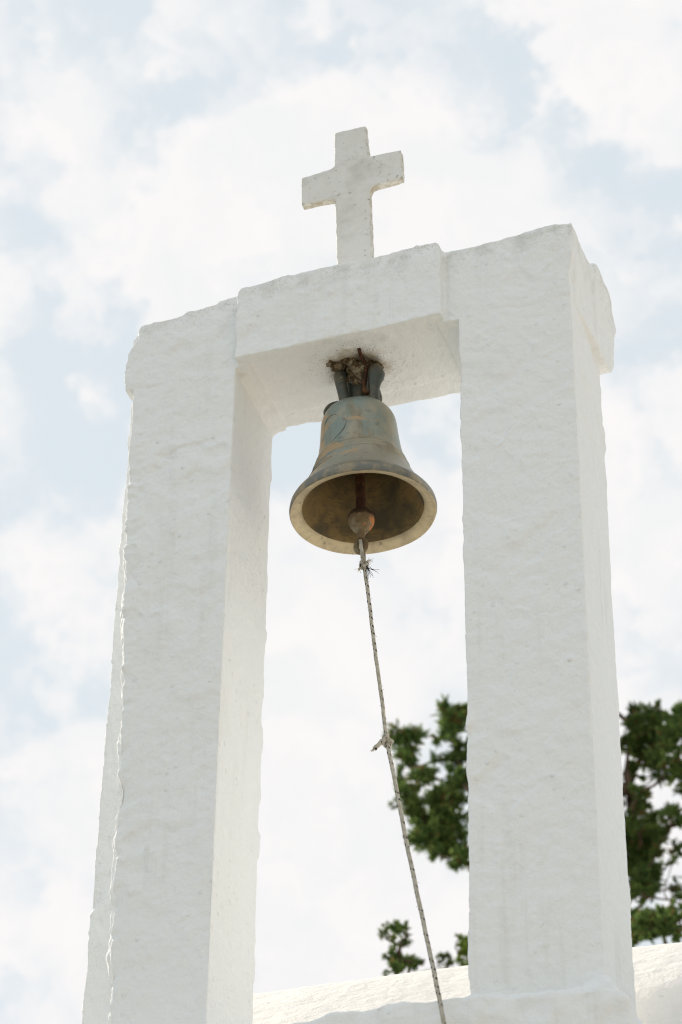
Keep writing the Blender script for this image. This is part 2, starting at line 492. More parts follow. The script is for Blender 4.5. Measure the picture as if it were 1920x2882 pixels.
def mat_rope():
    m = Mat('flecked_rope', 0.9, 0.15)
    s = m.sep(m.uv)
    u, v = m.math('MULTIPLY_ADD', m.noise(17, 2, 0.5), 0.03, s[0]), s[1]
    # braid: diagonal strands both ways round the rope, black tracer yarns surfacing as flecks
    period = 0.024
    a = m.math('FRACT', m.math('MULTIPLY_ADD', u, 1/period, v))
    b = m.math('FRACT', m.math('SUBTRACT', m.math('MULTIPLY', u, 1/period), m.math('MULTIPLY', v, 2.0)))
    f1 = m.math('LESS_THAN', m.math('ABSOLUTE', m.math('SUBTRACT', a, 0.5)), 0.13)
    f2 = m.math('LESS_THAN', m.math('ABSOLUTE', m.math('SUBTRACT', b, 0.5)), 0.30)
    fl = m.math('MULTIPLY', m.math('MULTIPLY', f1, f2), m.ramp(m.noise(24, 2, 0.5), 0.40, 0.52, 0.15, 1.0))
    w1 = m.math('SINE', m.math('MULTIPLY_ADD', u, 1400.0, m.math('MULTIPLY', v, 25.1327)))
    w2 = m.math('SINE', m.math('SUBTRACT', m.math('MULTIPLY', u, 1400.0), m.math('MULTIPLY', v, 25.1327)))
    br = m.math('MULTIPLY', w1, w2)
    c = m.mix(m.ramp(m.noise(60, 4), 0.4, 0.65), (0.66, 0.62, 0.52), (0.50, 0.46, 0.37))
    c = m.mix(m.ramp(br, -0.9, -0.1, 0.35, 0.0), c, (0.20, 0.18, 0.14))
    c = m.mix(fl, c, (0.022, 0.02, 0.018))
    m.color(c); m.bump(br, 0.0014, 0.8)
    return m.m
M_ROPE = mat_rope()

def flat_mat(name, c, rough=0.8):
    m = Mat(name, rough, 0.2)
    m.color(m.mix(m.noise(60, 3), c, tuple(k*0.7 for k in c)))
    return m.m
M_FRAY_DARK = flat_mat('black_fibre', (0.03, 0.03, 0.035))
M_FRAY_PALE = flat_mat('pale_fibre', (0.62, 0.58, 0.48))

def mat_warm_bounce():
    m = Mat('warm_bounce_sand', 0.9, 0.2)  # sandy tone of the added sheet that bounces warm light
    c = m.mix(m.ramp(m.noise(0.8, 6, 0.6), 0.35, 0.7), (0.60, 0.50, 0.355), (0.52, 0.425, 0.30))
    c = m.mix(m.ramp(m.noise(12, 5, 0.7), 0.55, 0.75, 0, 0.5), c, (0.36, 0.30, 0.21))
    m.color(c); m.bump(m.noise(25, 6, 0.65), 0.01, 0.6)
    return m.m
M_WARM_BOUNCE = mat_warm_bounce()

def mat_scrub():
    m = Mat('dry_scrub', 0.95, 0.1)
    c = m.mix(m.ramp(m.noise(0.5, 6, 0.65), 0.35, 0.65), (0.275, 0.275, 0.25), (0.345, 0.34, 0.30))
    m.color(c); m.bump(m.noise(8, 6, 0.7), 0.05, 0.8)
    return m.m
M_SCRUB = mat_scrub()

def mat_cooling_slabs():
    m = Mat('light_cooling_grey', 0.8, 0.3)  # cool grey for the added slabs out of view
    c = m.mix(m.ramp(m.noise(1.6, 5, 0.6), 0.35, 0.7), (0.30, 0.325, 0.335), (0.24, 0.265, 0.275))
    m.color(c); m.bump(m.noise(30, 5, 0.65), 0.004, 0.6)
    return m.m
M_COOLING_SLABS = mat_cooling_slabs()

def mat_leaf(name, greens, dead):
    m = Mat(name, 0.6, 0.25)
    at = m.n('ShaderNodeAttribute'); at.attribute_name = 'tint'; at.attribute_type = 'GEOMETRY'
    t = at.outputs['Fac']
    c = m.mix(m.ramp(t, 0.0, 0.8, smooth=False), greens[0], greens[1])
    c = m.mix(m.ramp(t, 0.86, 0.90), c, dead)
    m.color(c)
    tr = m.n('ShaderNodeBsdfTranslucent'); m.l(c, tr.inputs['Color'])
    mx = m.n('ShaderNodeMixShader'); mx.inputs[0].default_value = 0.5
    m.l(m.b.outputs[0], mx.inputs[1]); m.l(tr.outputs[0], mx.inputs[2]); m.l(mx.outputs[0], m.out.inputs['Surface'])
    return m.m
M_LEAF = mat_leaf('evergreen_scale_leaves', ((0.06, 0.14, 0.05), (0.36, 0.48, 0.14)), (0.34, 0.22, 0.09))
M_LEAF_BRIGHT = mat_leaf('fresh_green_leaves', ((0.14, 0.22, 0.05), (0.34, 0.46, 0.08)), (0.20, 0.13, 0.05))

def mat_bark():
    m = Mat('grey_brown_bark', 0.9, 0.15)
    n = m.noise(22, 6, 0.65, m.scale(m.obj, (1, 1, 0.2)))
    m.color(m.mix(m.ramp(n, 0.35, 0.65), (0.15, 0.105, 0.07), (0.07, 0.05, 0.035)))
    m.bump(n, 0.01, 0.8)
    return m.m
M_BARK = mat_bark()

# ------------------------------------------------------------------ ground
def build_ground():
    n = 24
    xs = np.linspace(-250, 250, n)
    V = [(x, y, GROUND) for y in xs for x in xs]
    Fc = [(j*n+i, j*n+i+1, (j+1)*n+i+1, (j+1)*n+i) for j in range(n-1) for i in range(n-1)]
    g = mesh_obj('ground', V, Fc, M_SCRUB, smooth=False)
    g['kind'] = 'structure'
    # added unseen warm sheet right of the chapel, bounces light onto the side faces
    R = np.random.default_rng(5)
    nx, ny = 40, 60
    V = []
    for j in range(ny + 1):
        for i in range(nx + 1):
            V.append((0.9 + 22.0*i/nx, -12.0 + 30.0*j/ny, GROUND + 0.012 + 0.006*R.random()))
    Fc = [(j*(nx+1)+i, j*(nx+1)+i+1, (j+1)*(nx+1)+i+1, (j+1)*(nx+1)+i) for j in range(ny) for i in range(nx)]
    g = mesh_obj('warm_bounce_sheet', V, Fc, M_WARM_BOUNCE)
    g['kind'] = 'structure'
build_ground()

def build_cooling_slabs():  # unseen slabs, added to make the light on the front faces cooler
    """added unseen cool grey slabs with open joints, dulling bounce on the gable front"""
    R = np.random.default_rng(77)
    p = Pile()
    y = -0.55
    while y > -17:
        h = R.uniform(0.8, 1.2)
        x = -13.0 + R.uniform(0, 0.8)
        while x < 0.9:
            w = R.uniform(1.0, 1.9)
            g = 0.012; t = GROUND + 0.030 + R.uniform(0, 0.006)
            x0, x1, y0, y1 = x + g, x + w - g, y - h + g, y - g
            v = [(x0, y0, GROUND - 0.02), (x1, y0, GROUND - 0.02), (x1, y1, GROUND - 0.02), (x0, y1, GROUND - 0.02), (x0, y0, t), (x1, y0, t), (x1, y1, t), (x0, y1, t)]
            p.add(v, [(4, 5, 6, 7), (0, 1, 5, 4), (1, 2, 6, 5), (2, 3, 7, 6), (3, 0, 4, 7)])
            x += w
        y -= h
    o = p.build('light_cooling_slabs', M_COOLING_SLABS, None, False)
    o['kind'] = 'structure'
build_cooling_slabs()

# ------------------------------------------------------------------ plaster relief shared by gable and walls
def nodules(p, size, prob, rmin, rmax, seed):
    """scattered round lumps, 0 to 1, at most one per cell of the given size"""
    q = p/size
    base = np.floor(q).astype(np.int64)
    out = np.zeros(len(p))
    tab = np.random.default_rng(seed).random((4096, 5))
    for dx in (-1, 0, 1):
        for dy in (-1, 0, 1):
            for dz in (-1, 0, 1):
                c = base + np.array([dx, dy, dz])
                h = (c[:, 0]*73856093 ^ c[:, 1]*19349663 ^ c[:, 2]*83492791) & 4095
                t = tab[h]
                ctr = (c + t[:, :3])*size
                R = rmin + (rmax - rmin)*t[:, 3]**2
                e = (p - ctr); e[:, 2] *= 0.75
                r2 = (e**2).sum(1)/(R*R)
                out = np.maximum(out, (t[:, 4] < prob)*np.clip(1 - r2, 0, 1)**1.5*(0.5 + 0.5*t[:, 3]))
    return out

def plaster_relief(v, nrm, edge, amp=1.0):
    front = np.clip(np.abs(nrm[:, 1])*1.4, 0.42, 1.0)
    p = v
    d = 0.0046*fbm(p*5.5, 2) + 0.0038*perlin(p*13 + 3) + 0.0030*perlin(p*31 + 9) + 0.0016*perlin(p*70 + 19)
    w = p + 0.02*np.stack([perlin(p*14 + 1), perlin(p*14 + 31), perlin(p*14 + 61)], 1)
    n1 = perlin(w*np.array([21, 21, 15]) + 5)
    rid = np.clip(1 - np.abs(n1)*9, 0, 1)**2
    d = d + 0.0020*rid*np.clip(perlin(p*7 + 40)*3 + 0.05, 0, 1)
    st = perlin(w*13 + 77)                                   # edges of overlapping plaster coats
    d = d + 0.0028*np.clip(st*12, -1, 1)*np.clip(perlin(p*5 + 90)*3 + 0.10, 0, 1)
    seen = nrm[:, 1] < -0.3
    pp = p[seen] + 0.004*np.stack([perlin(p[seen]*60 + k) for k in (1, 31, 61)], 1)
    nod = 0.0034*nodules(pp, 0.030, 0.45, 0.0050, 0.0105, 3)*np.clip(perlin(pp*6 + 200)*2.5 + 0.75, 0.1, 1) + 0.0020*nodules(pp, 0.016, 0.40, 0.0035, 0.0065, 4)*np.clip(perlin(pp*9 + 300)*3 + 0.4, 0, 1)
    d[seen] = d[seen] + 1.25*nod
    d = d*front*amp
    d = d + edge*(0.0026*perlin(p*13 + 12) + 0.0012*perlin(p*55 + 50))*amp
    return d

def edge_measure(v, q):
    s = laplace(v, q, 1.0, 3)
    return np.clip(np.linalg.norm(s - v, axis=1)/0.0013, 0, 1)

# ------------------------------------------------------------------ bell gable
gable = empty('bell_gable', (0, 0.13, 0), 'whitewashed two-pillar bell gable with rough plaster standing on the chapel wall', 'bell gable')
def build_gable():
    bm = bmesh.new()
    # left pillar: thinner front leaf with a ragged outer edge, wider leaf behind it
    prism(bm, [(-0.535, 1.80), (-0.534, 1.60), (-0.530, 1.34), (-0.526, 1.15), (-0.519, 0.95), (-0.514, 0.72), (-0.510, 0.50),
               (-0.504, 0.30), (-0.498, 0.10), (-0.485, -0.25), (-0.273, -0.25), (-0.274, 0.8), (-0.272, 1.80)], 0.020, 0.258)
    prism(bm, [(-0.531, 1.80), (-0.530, 1.60), (-0.522, 1.34), (-0.514, 1.15), (-0.506, 0.95), (-0.500, 0.72), (-0.496, 0.50),
               (-0.490, 0.30), (-0.484, 0.10), (-0.470, -0.25), (-0.273, -0.25), (-0.274, 0.8), (-0.272, 1.80)], 0.0, 0.20)
    prism(bm, [(-0.575, 1.80), (-0.578, 1.0), (-0.590, -0.25), (-0.30, -0.25), (-0.30, 1.80)], 0.092, 0.2575)
    # right pillar
    prism(bm, [(0.2715, 1.80), (0.272, 1.15), (0.274, 0.69), (0.270, -0.25), (0.539, -0.25), (0.5375, 0.64), (0.5365, 1.09), (0.535, 1.80)], 0.0, 0.258)
    # left corner block, with its chipped outer edge
    prism(bm, [(-0.551, 1.763), (-0.557, 1.82), (-0.550, 1.880), (-0.536, 1.902), (-0.527, 1.912), (-0.528, 1.940), (-0.519, 1.957),
               (-0.42, 1.962), (-0.405, 1.972), (-0.33, 1.976), (-0.325, 1.985), (-0.24, 1.992), (-0.24, 1.763)], 0.0, 0.262)
    prism(bm, [(-0.551, 1.78), (-0.556, 1.82), (-0.547, 1.90), (-0.545, 1.93), (-0.522, 1.952), (-0.45, 1.955), (-0.45, 1.78)], 0.012, 0.255)
    # right corner block, flaring towards the back
    prism(bm, [(0.22, 1.766), (0.22, 1.976), (0.30, 1.982), (0.42, 1.990), (0.50, 1.995), (0.545, 1.988), (0.543, 1.90), (0.532, 1.835), (0.5355, 1.766)], 0.0, 0.262)
    a = [bm.verts.new(c) for c in ((0.40, 0.03, 1.775), (0.5375, 0.03, 1.775), (0.546, 0.03, 1.985), (0.40, 0.03, 1.985),
                                   (0.40, 0.255, 1.755), (0.5555, 0.255, 1.755), (0.5515, 0.255, 1.992), (0.40, 0.255, 1.988))]
    for f in ((0, 1, 2, 3), (7, 6, 5, 4), (0, 4, 5, 1), (1, 5, 6, 2), (2, 6, 7, 3), (3, 7, 4, 0)): bm.faces.new([a[i] for i in f])
    # rough slab end that hangs over the back of the right corner
    prof = [(0.172, 1.99), (0.180, 2.018), (0.205, 2.040), (0.237, 2.048), (0.30, 2.046), (0.355, 2.036), (0.376, 2.00), (0.377, 1.965), (0.352, 1.925), (0.356, 1.905), (0.340, 1.875),
            (0.330, 1.82), (0.318, 1.788), (0.275, 1.762), (0.238, 1.752), (0.19, 1.756), (0.172, 1.78)]
    for x0, x1 in ((0.42, 0.5525),):
        a = [bm.verts.new((x0, y, z)) for y, z in prof]; b = [bm.verts.new((x1, y, z)) for y, z in prof]
        bm.faces.new(a); bm.faces.new(b[::-1])
        for i in range(len(prof)):
            j = (i+1) % len(prof); bm.faces.new((a[i], b[i], b[j], a[j]))
    # lintel: proud block in front, soffit behind
    prism(bm, [(-0.266, 1.769), (-0.268, 1.968), (-0.258, 1.984), (-0.15, 1.990), (0.05, 1.992), (0.225, 1.995), (0.233, 1.988), (0.236, 1.772), (0.10, 1.769), (-0.10, 1.767)], -0.026, 0.20)
    prism(bm, [(-0.29, 1.771), (-0.29, 1.985), (0.29, 1.985), (0.29, 1.771)], 0.001, 0.259)
    # plaster fillets in the inner corners
    prism(bm, [(-0.29, 1.75), (-0.265, 1.752), (-0.245, 1.775), (-0.29, 1.79)], 0.03, 0.255)
    v, q = voxel_shell(bm, 0.0032)
    v = laplace(v, q, 0.5, 2)
    edge = edge_measure(v, q)
    n = vnormals(v, q)
    # joint beside the lintel block and its crumbly lower arris
    d = plaster_relief(v, n, edge)
    left_edge = (v[:, 0] < -0.47)*(v[:, 1] < 0.075)*(v[:, 2] < 1.60)*np.clip((v[:, 0] + 0.47)/-0.02, 0, 1)
    d = d + left_edge*(0.014*perlin(v*np.array([3, 3, 6.5]) + 4) + 0.011*perlin(v*np.array([9, 9, 19]) + 8) + 0.005*perlin(v*55))
    bottom_arris = np.exp(-((v[:, 2] - 1.770)/0.016)**2)*(np.abs(v[:, 0]) < 0.262)*(v[:, 1] < 0.02)
    d = d + bottom_arris*0.007*perlin(v*38 + 2)
    crack = np.exp(-((v[:, 2] - 1.764 - 0.016*perlin(v*11) - 0.006*perlin(v*33))/0.005)**2)*(np.abs(v[:, 0]) > 0.27)*(v[:, 1] < 0.02)
    d = d - crack*0.003*np.clip(perlin(v*9 + 7)*3 + 0.1, 0, 1)
    joint = np.exp(-((v[:, 0] + 0.2725)/0.005)**2) + np.exp(-((v[:, 0] - 0.2415)/0.005)**2)
    d = d - joint*(n[:, 1] < -0.4)*(v[:, 2] > 1.762)*(0.0035 + 0.003*perlin(v*40))
    for zs, x0, x1 in ((1.10, -0.54, -0.42), (1.545, -0.46, -0.30)):      # day joints in the plaster
        wob = v[:, 2] - zs - 0.05*perlin(v*7 + zs*9) - 0.012*perlin(v*30)
        inx = np.clip((v[:, 0] - x0)/0.03, 0, 1)*np.clip((x1 - v[:, 0])/0.05, 0, 1)*(n[:, 1] < -0.3)
        d = d + inx*(0.0022*np.clip(wob/0.004, -1, 1)*np.exp(-(wob/0.03)**2) - 0.0015*np.exp(-(wob/0.004)**2))
    slab = (v[:, 0] > 0.5)*(v[:, 1] > 0.18)*(v[:, 2] > 1.70)
    d = d + slab*0.008*perlin(v*24 + 20)
    hole = np.exp(-(((v[:, 0] + 0.005)/0.055)**2 + ((v[:, 1] - 0.092)/0.036)**2)**2)*(n[:, 2] < -0.5)*(v[:, 2] > 1.7)
    d = d + hole*(-0.012 + 0.012*perlin(v*45))
    v = v + n*d[:, None]
    n = vnormals(v, q)
    c = v[q].mean(1)
    lint = (c[:, 2] > 1.735) & (c[:, 0] > -0.268) & (c[:, 0] < 0.2385) & ((c[:, 2] > 1.7645) | (np.abs(c[:, 0]) < 0.262))
    high = (c[:, 2] > 1.7645) & ~lint
    high |= (c[:, 0] > 0.45) & (c[:, 1] > 0.262) & (c[:, 2] > 1.6)
    groups = [('pillar', ~lint & ~high & (c[:, 0] < 0)), ('pillar', ~lint & ~high & (c[:, 0] > 0)),
              ('corner_block', high & (c[:, 0] < 0)), ('corner_block', high & (c[:, 0] > 0)), ('lintel', lint)]
    labels = ['left pillar with a ragged stepped outer edge', 'right pillar rising from the lumpy ledge',
              'chipped left corner block', 'right corner block with a rough slab end behind', 'proud lintel block carrying the bell']
    for (nm, mask), lb in zip(groups, labels):
        sel = q[mask]
        used, inv = np.unique(sel, return_inverse=True)
        o = quad_mesh(nm, v[used], inv.reshape(-1, 4), M_WASH, gable, True, n[used])
        o['label'] = lb
build_gable()

# ------------------------------------------------------------------ chapel under the gable
chapel = empty('chapel', (0.3, 1.7, GROUND), 'whitewashed chapel with a curved sunlit roof below and behind the bell gable', 'chapel')
ROOF_ROT = math.radians(3.0)
def build_chapel():
    # lumpy ledge on which the gable stands
    bm = bmesh.new()
    prism(bm, [(-0.66, -0.16), (-0.5, -0.12), (-0.22, -0.055), (-0.07, -0.014), (0.05, -0.002), (0.16, -0.004), (0.28, -0.006), (0.36, -0.018), (0.44, -0.030), (0.50, -0.034),
               (0.552, -0.036), (0.584, -0.044), (0.602, -0.062), (0.612, -0.150), (0.66, -0.165), (0.82, -0.185), (1.3, -0.22), (1.3, -0.42), (-0.66, -0.42)], -0.085, 0.05)
    prism(bm, [(-0.64, -0.16), (-0.3, -0.12), (0.0, -0.04), (0.24, -0.002), (0.56, -0.004), (0.588, -0.03), (0.600, -0.10), (0.66, -0.115), (0.82, -0.145), (1.3, -0.20), (1.3, -0.40), (-0.64, -0.40)], -0.05, 0.33)
    prism(bm, [(0.25, -0.10), (0.25, 0.015), (0.33, 0.020), (0.42, 0.008), (0.49, 0.012), (0.545, 0.022), (0.562, 0.005), (0.565, -0.10)], -0.035, 0.29)
    v, q = voxel_shell(bm, 0.0065)
    v = laplace(v, q, 0.5, 6)
    n = vnormals(v, q)
    d = 0.008*fbm(v*6 + 5, 2) + 0.013*perlin(v*19 + 1) + 0.006*perlin(v*46 + 2)
    near = np.clip(1.3 - np.abs(v[:, 0] - 0.3)/0.6, 0.3, 1)
    v = v + n*(d*near)[:, None]
    n = vnormals(v, q)
    quad_mesh('ledge', v, q, M_WASH_LOW, chapel, True, n)

    def wall(name, x0, x1, y0, y1, z0, z1, step=0.12):
        bm = bmesh.new()
        r = bmesh.ops.create_cube(bm, size=1.0)
        for w in r['verts']:
            w.co = Vector((x0 + (w.co.x+0.5)*(x1-x0), y0 + (w.co.y+0.5)*(y1-y0), z0 + (w.co.z+0.5)*(z1-z0)))
        for ax, ln in ((0, x1-x0), (1, y1-y0), (2, z1-z0)):
            cuts = int(ln/step)
            for k in range(1, cuts):
                co = Vector((0, 0, 0)); co[ax] = (x0, y0, z0)[ax] + ln*k/cuts
                no = Vector((0, 0, 0)); no[ax] = 1
                bmesh.ops.bisect_plane(bm, geom=bm.verts[:] + bm.edges[:] + bm.faces[:], plane_co=co, plane_no=no)
        pts = np.array([w.co[:] for w in bm.verts])
        dd = np.stack([perlin(pts*2.1 + s) for s in (1, 21, 41)], 1)*0.02
        for w, e in zip(bm.verts, dd):
            if w.co.z > z0 + 1e-4: w.co += Vector(e)
        me = bpy.data.meshes.new(name); bm.to_mesh(me); bm.free()
        off = world_loc(chapel)
        me.transform(Matrix.Translation(-off))
        return link_mesh(name, me, M_WASH_LOW, chapel, True)
    wall('front_wall', -0.66, 3.2, -0.03, 0.27, GROUND, -0.28)
    wall('side_wall', -0.66, -0.36, 0.30, 3.05, GROUND, -0.30)
    wall('side_wall', 2.9, 3.2, 0.30, 3.35, GROUND, -0.30)
    wall('back_wall', -0.66, 3.2, 3.06, 3.36, GROUND, -0.30)

    # vaulted roof running along the facade
    nx, nt = 420, 220
    X = np.linspace(-0.66, 3.3, nx)
    T = np.linspace(0.0, math.pi, nt)
    gx, gt = np.meshgrid(X, T, indexing='ij')
    half = np.array(smooth_path([(0.17, -0.26, 0), (0.20, -0.10, 0), (0.24, 0.05, 0), (0.30, 0.16, 0), (0.38, 0.25, 0), (0.50, 0.355, 0), (0.65, 0.475, 0), (0.80, 0.565, 0), (1.0, 0.645, 0), (1.3, 0.70, 0), (1.7, 0.715, 0)], 12))[:, :2]
    full = np.concatenate([half, np.stack([3.4 - half[-2::-1, 0], half[-2::-1, 1]], 1)])
    arc = np.concatenate([[0], np.cumsum(np.linalg.norm(np.diff(full, axis=0), axis=1))])
    us = gt/math.pi*arc[-1]
    y = np.interp(us, arc, full[:, 0]); z = np.interp(us, arc, full[:, 1])
    dy = np.gradient(y, axis=1); dz = np.gradient(z, axis=1)
    ca, sa = math.cos(ROOF_ROT), math.sin(ROOF_ROT)
    px = gx*ca - (y - 0.7)*sa; py = gx*sa + (y - 0.7)*ca + 0.72
    P = np.stack([px, py, z], -1).reshape(-1, 3)
    nrm = np.stack([np.zeros_like(gt), -dz, dy], -1).reshape(-1, 3)
    nrm /= np.linalg.norm(nrm, axis=1)[:, None]
    rel = 0.018*perlin(P*1.7) + 0.004*perlin(P*9) + 0.0022*perlin(P*30)
    P = P + nrm*rel[:, None]
    P2 = P - nrm*0.14
    idx = np.arange(nx*nt).reshape(nx, nt)
    Q = np.stack([idx[:-1, :-1], idx[1:, :-1], idx[1:, 1:], idx[:-1, 1:]], -1).reshape(-1, 4)
    nv = nx*nt
    ring = np.concatenate([idx[:, 0], idx[-1, 1:], idx[-2::-1, -1], idx[0, -2:0:-1]])
    r2_ = np.roll(ring, -1)
    S = np.stack([r2_, ring, ring + nv, r2_ + nv], 1)
    allq = np.concatenate([Q, Q[:, ::-1] + nv, S])
    quad_mesh('roof', np.concatenate([P, P2]), allq, M_ROOF, chapel, True)
    # end walls under the vault
    for k, xe in ((0, -0.45), (1, 3.05)):
        t = np.linspace(0.02, math.pi-0.02, 40)
        yy = 0.20 + 1.5*(1 - np.cos(t)*0.955); zz = -0.25 + 0.82*np.sin(t)
        V, Fc = [], []
        for th in (-0.14, 0.14):
            for a_, b_ in zip(yy, zz):
                lx = xe + th
                V.append((lx*ca - (a_ - 0.7)*sa, lx*sa + (a_ - 0.7)*ca + 0.72, b_))
        m_ = len(t)
        Fc.append(tuple(range(m_))); Fc.append(tuple(range(m_, 2*m_))[::-1])
        for i in range(m_):
            j = (i+1) % m_; Fc.append((i, i+m_, j+m_, j))
        mesh_obj('gable_wall', V, Fc, M_WASH_LOW, chapel, False)
build_chapel()

# ------------------------------------------------------------------ stone cross
def build_cross():
    out = [(-0.0615, 1.96), (0.0295, 1.96), (0.0245, 2.1032), (0.0195, 2.25), (0.0155, 2.340), (0.0225, 2.358), (0.1009, 2.3622), (0.0981, 2.461), (0.0121, 2.4638),
           (0.0039, 2.5736), (-0.0797, 2.5731), (-0.0771, 2.460), (-0.086, 2.451), (-0.1648, 2.442), (-0.1628, 2.3482), (-0.0746, 2.3453), (-0.0657, 2.0995)]
    bm = bmesh.new()
    prism(bm, out, 0.11, 0.132)
    v, q = voxel_shell(bm, 0.0032)
    v = laplace(v, q, 0.5, 2)
    edge = edge_measure(v, q)
    n = vnormals(v, q)
    d = 0.0012*perlin(v*22) + 0.0007*perlin(v*60) + edge*(0.0022*perlin(v*45 + 3) - 0.0006)
    chip = np.clip(perlin(v*55 + 9) - 0.28, 0, 1)
    d = d - chip*0.008*(0.35 + edge)
    v = v + n*d[:, None]
    o = quad_mesh('stone_cross', v, q, M_MARBLE, None, True, vnormals(v, q))
    o['label'] = 'pitted pale stone cross standing on top of the lintel'
    o['category'] = 'cross'
build_cross()

# ------------------------------------------------------------------ bell
BELL_RIM = Vector((0.0005, 0.131, 1.366))
bell = empty('church_bell', BELL_RIM, 'weathered green bronze bell hanging from the lintel between the pillars', 'bell')
BELL_ROT = Matrix.Rotation(math.radians(3.2), 4, 'X') @ Matrix.Rotation(math.radians(-1.9), 4, 'Y')
def build_bell():
    outer = [(0.000, 0.1655), (0.004, 0.1672), (0.010, 0.1676), (0.020, 0.1655), (0.028, 0.1610), (0.034, 0.1565), (0.0365, 0.1530), (0.0385, 0.1500), (0.050, 0.1415), (0.060, 0.1352), (0.072, 0.1288), (0.085, 0.1225), (0.097, 0.1168),
             (0.1085, 0.1122), (0.1100, 0.1130), (0.1120, 0.1130), (0.1135, 0.1102), (0.123, 0.1065), (0.1245, 0.1076), (0.1265, 0.1076), (0.128, 0.1048), (0.131, 0.1040), (0.1325, 0.1049), (0.1342, 0.1049), (0.1357, 0.1022), (0.150, 0.0985), (0.165, 0.0957),
             (0.180, 0.0934), (0.200, 0.0912), (0.220, 0.0895), (0.235, 0.0884), (0.248, 0.0869), (0.258, 0.0842), (0.267, 0.0805), (0.275, 0.0750),
             (0.282, 0.0675), (0.287, 0.0590), (0.2905, 0.0490), (0.2925, 0.0350), (0.2935, 0.0180), (0.294, 0.0)]
    inner = [(0.0, 0.1640), (0.0015, 0.1620), (0.004, 0.1540), (0.008, 0.1460), (0.011, 0.1410), (0.014, 0.1385), (0.030, 0.1310), (0.050, 0.1225), (0.075, 0.1120), (0.100, 0.1020), (0.130, 0.0930),
             (0.165, 0.0860), (0.200, 0.0815), (0.230, 0.0780), (0.250, 0.0700), (0.262, 0.0550), (0.268, 0.0300), (0.270, 0.0)]
    seg = 128
    V, Fc, Mi = [], [], []
    def ring(h, r): 
        s = len(V)
        for k in range(seg):
            a = 2*math.pi*k/seg
            rr = r*(1 + 0.0022*math.sin(3*a + 9*h) + 0.0016*math.sin(7*a + 1))
            V.append((rr*math.cos(a), rr*math.sin(a), h + 0.0006*math.sin(5*a)))
        return s
    prev = None
    so = []
    for h, r in outer[:-1]: so.append(ring(h, r))
    si = []
    for h, r in inner[:-1]: si.append(ring(h, r))
    def band(a, b, mi):
        for k in range(seg):
            k2 = (k+1) % seg
            Fc.append((a+k, a+k2, b+k2, b+k)); Mi.append(mi)
    for i in range(len(so)-1): band(so[i], so[i+1], 0)
    band(si[0], so[0], 1)
    for i in range(len(si)-1): band(si[i+1], si[i], 1 if inner[i+1][0] <= 0.0141 else 2)
    V.append((0, 0, 0.294)); t = len(V)-1
    V.append((0, 0, 0.270)); u = len(V)-1
    for k in range(seg):
        Fc.append((so[-1]+k, so[-1]+(k+1) % seg, t)); Mi.append(0)
        Fc.append((si[-1]+(k+1) % seg, si[-1]+k, u)); Mi.append(2)
    me = bpy.data.meshes.new('bell_body'); me.from_pydata(V, [], Fc)
    me.polygons.foreach_set('material_index', np.array(Mi, np.int32)); me.update()
    o = link_mesh('bell_body', me, M_BELL, bell)
    o.matrix_local = BELL_ROT

    prof = np.array(outer)
    def on_bell(a, h, lift=0.0):
        r = float(np.interp(h, prof[:, 0], prof[:, 1])) + lift
        return (r*math.cos(a), r*math.sin(a), h)
    def local_pile(p, name, mats, parent):
        me = bpy.data.meshes.new(name); me.from_pydata([tuple(x) for x in p.v], [], p.f); me.update()
        x = link_mesh(name, me, mats, parent); return x
    # raised cast ornament: a round cord moulding and a long scar on the front left, a scored panel below
    p = Pile()
    A0 = math.radians(-119)
    pts = [on_bell(A0 + 0.30*math.cos(t), 0.208 + 0.026*math.sin(t), 0.0002) for t in np.linspace(0.55, math.pi*0.95, 26)]
    v, f, _ = tube(pts, [0.0006 + 0.0012*math.sin(math.pi*k/25) for k in range(26)], 6); p.add(v, f)
    x = local_pile(p, 'cast_medallion', M_BELL[0], o)
    p = Pile()
    pts = smooth_path([on_bell(math.radians(-91), 0.198, 0.0001), on_bell(math.radians(-93), 0.184, 0.0001), on_bell(math.radians(-97), 0.172, 0.0001), on_bell(math.radians(-106), 0.158, 0.0001), on_bell(math.radians(-116), 0.147, 0.0001)], 6)
    v, f, _ = tube(pts, [0.0004 + 0.0008*math.sin(math.pi*k/(len(pts)-1)) for k in range(len(pts))], 5); p.add(v, f)
    local_pile(p, 'scar_ridge', M_CROWN, o)
    p = Pile()
    pts = [on_bell(math.radians(a), 0.070 + 0.020*(a + 150)/45, 0.0001) for a in np.linspace(-150, -105, 18)]
    v, f, _ = tube(pts, 0.0008, 5); p.add(v, f)
    pts = [on_bell(math.radians(a), 0.097 + 0.012*(a + 147)/45, 0.0001) for a in np.linspace(-147, -106, 18)]
    v, f, _ = tube(pts, 0.0007, 5); p.add(v, f)
    for a in (-140, -134, -129, -124, -117):
        b = math.radians(a)
        k = (a + 147)/45
        pts = [on_bell(b - 0.02, 0.079 + 0.016*k, 0.0001), on_bell(b + 0.01, 0.088 + 0.014*k, 0.0001), on_bell(b + 0.03, 0.093 + 0.012*k, 0.0001)]
        v, f, _ = tube(pts, 0.0006, 5); p.add(v, f)
    local_pile(p, 'scored_panel', M_CROWN, o)

    # crown: stout loops that turn in to a central post
    crown = bpy.data.objects.new('crown', None)
    bpy.data.objects.remove(crown)
    p = Pile()
    segs = 18
    prof_c = [(0.286, 0.034), (0.296, 0.031), (0.32, 0.030), (0.36, 0.028), (0.40, 0.024), (0.43, 0.024)]
    for h, r in prof_c:
        for k in range(segs):
            a = 2*math.pi*k/segs
            p.v.append((-0.002 + r*math.cos(a)*(1+0.08*math.sin(3*a)), 0.010 + r*0.8*math.sin(a), h)); p.uv.append((0, 0))
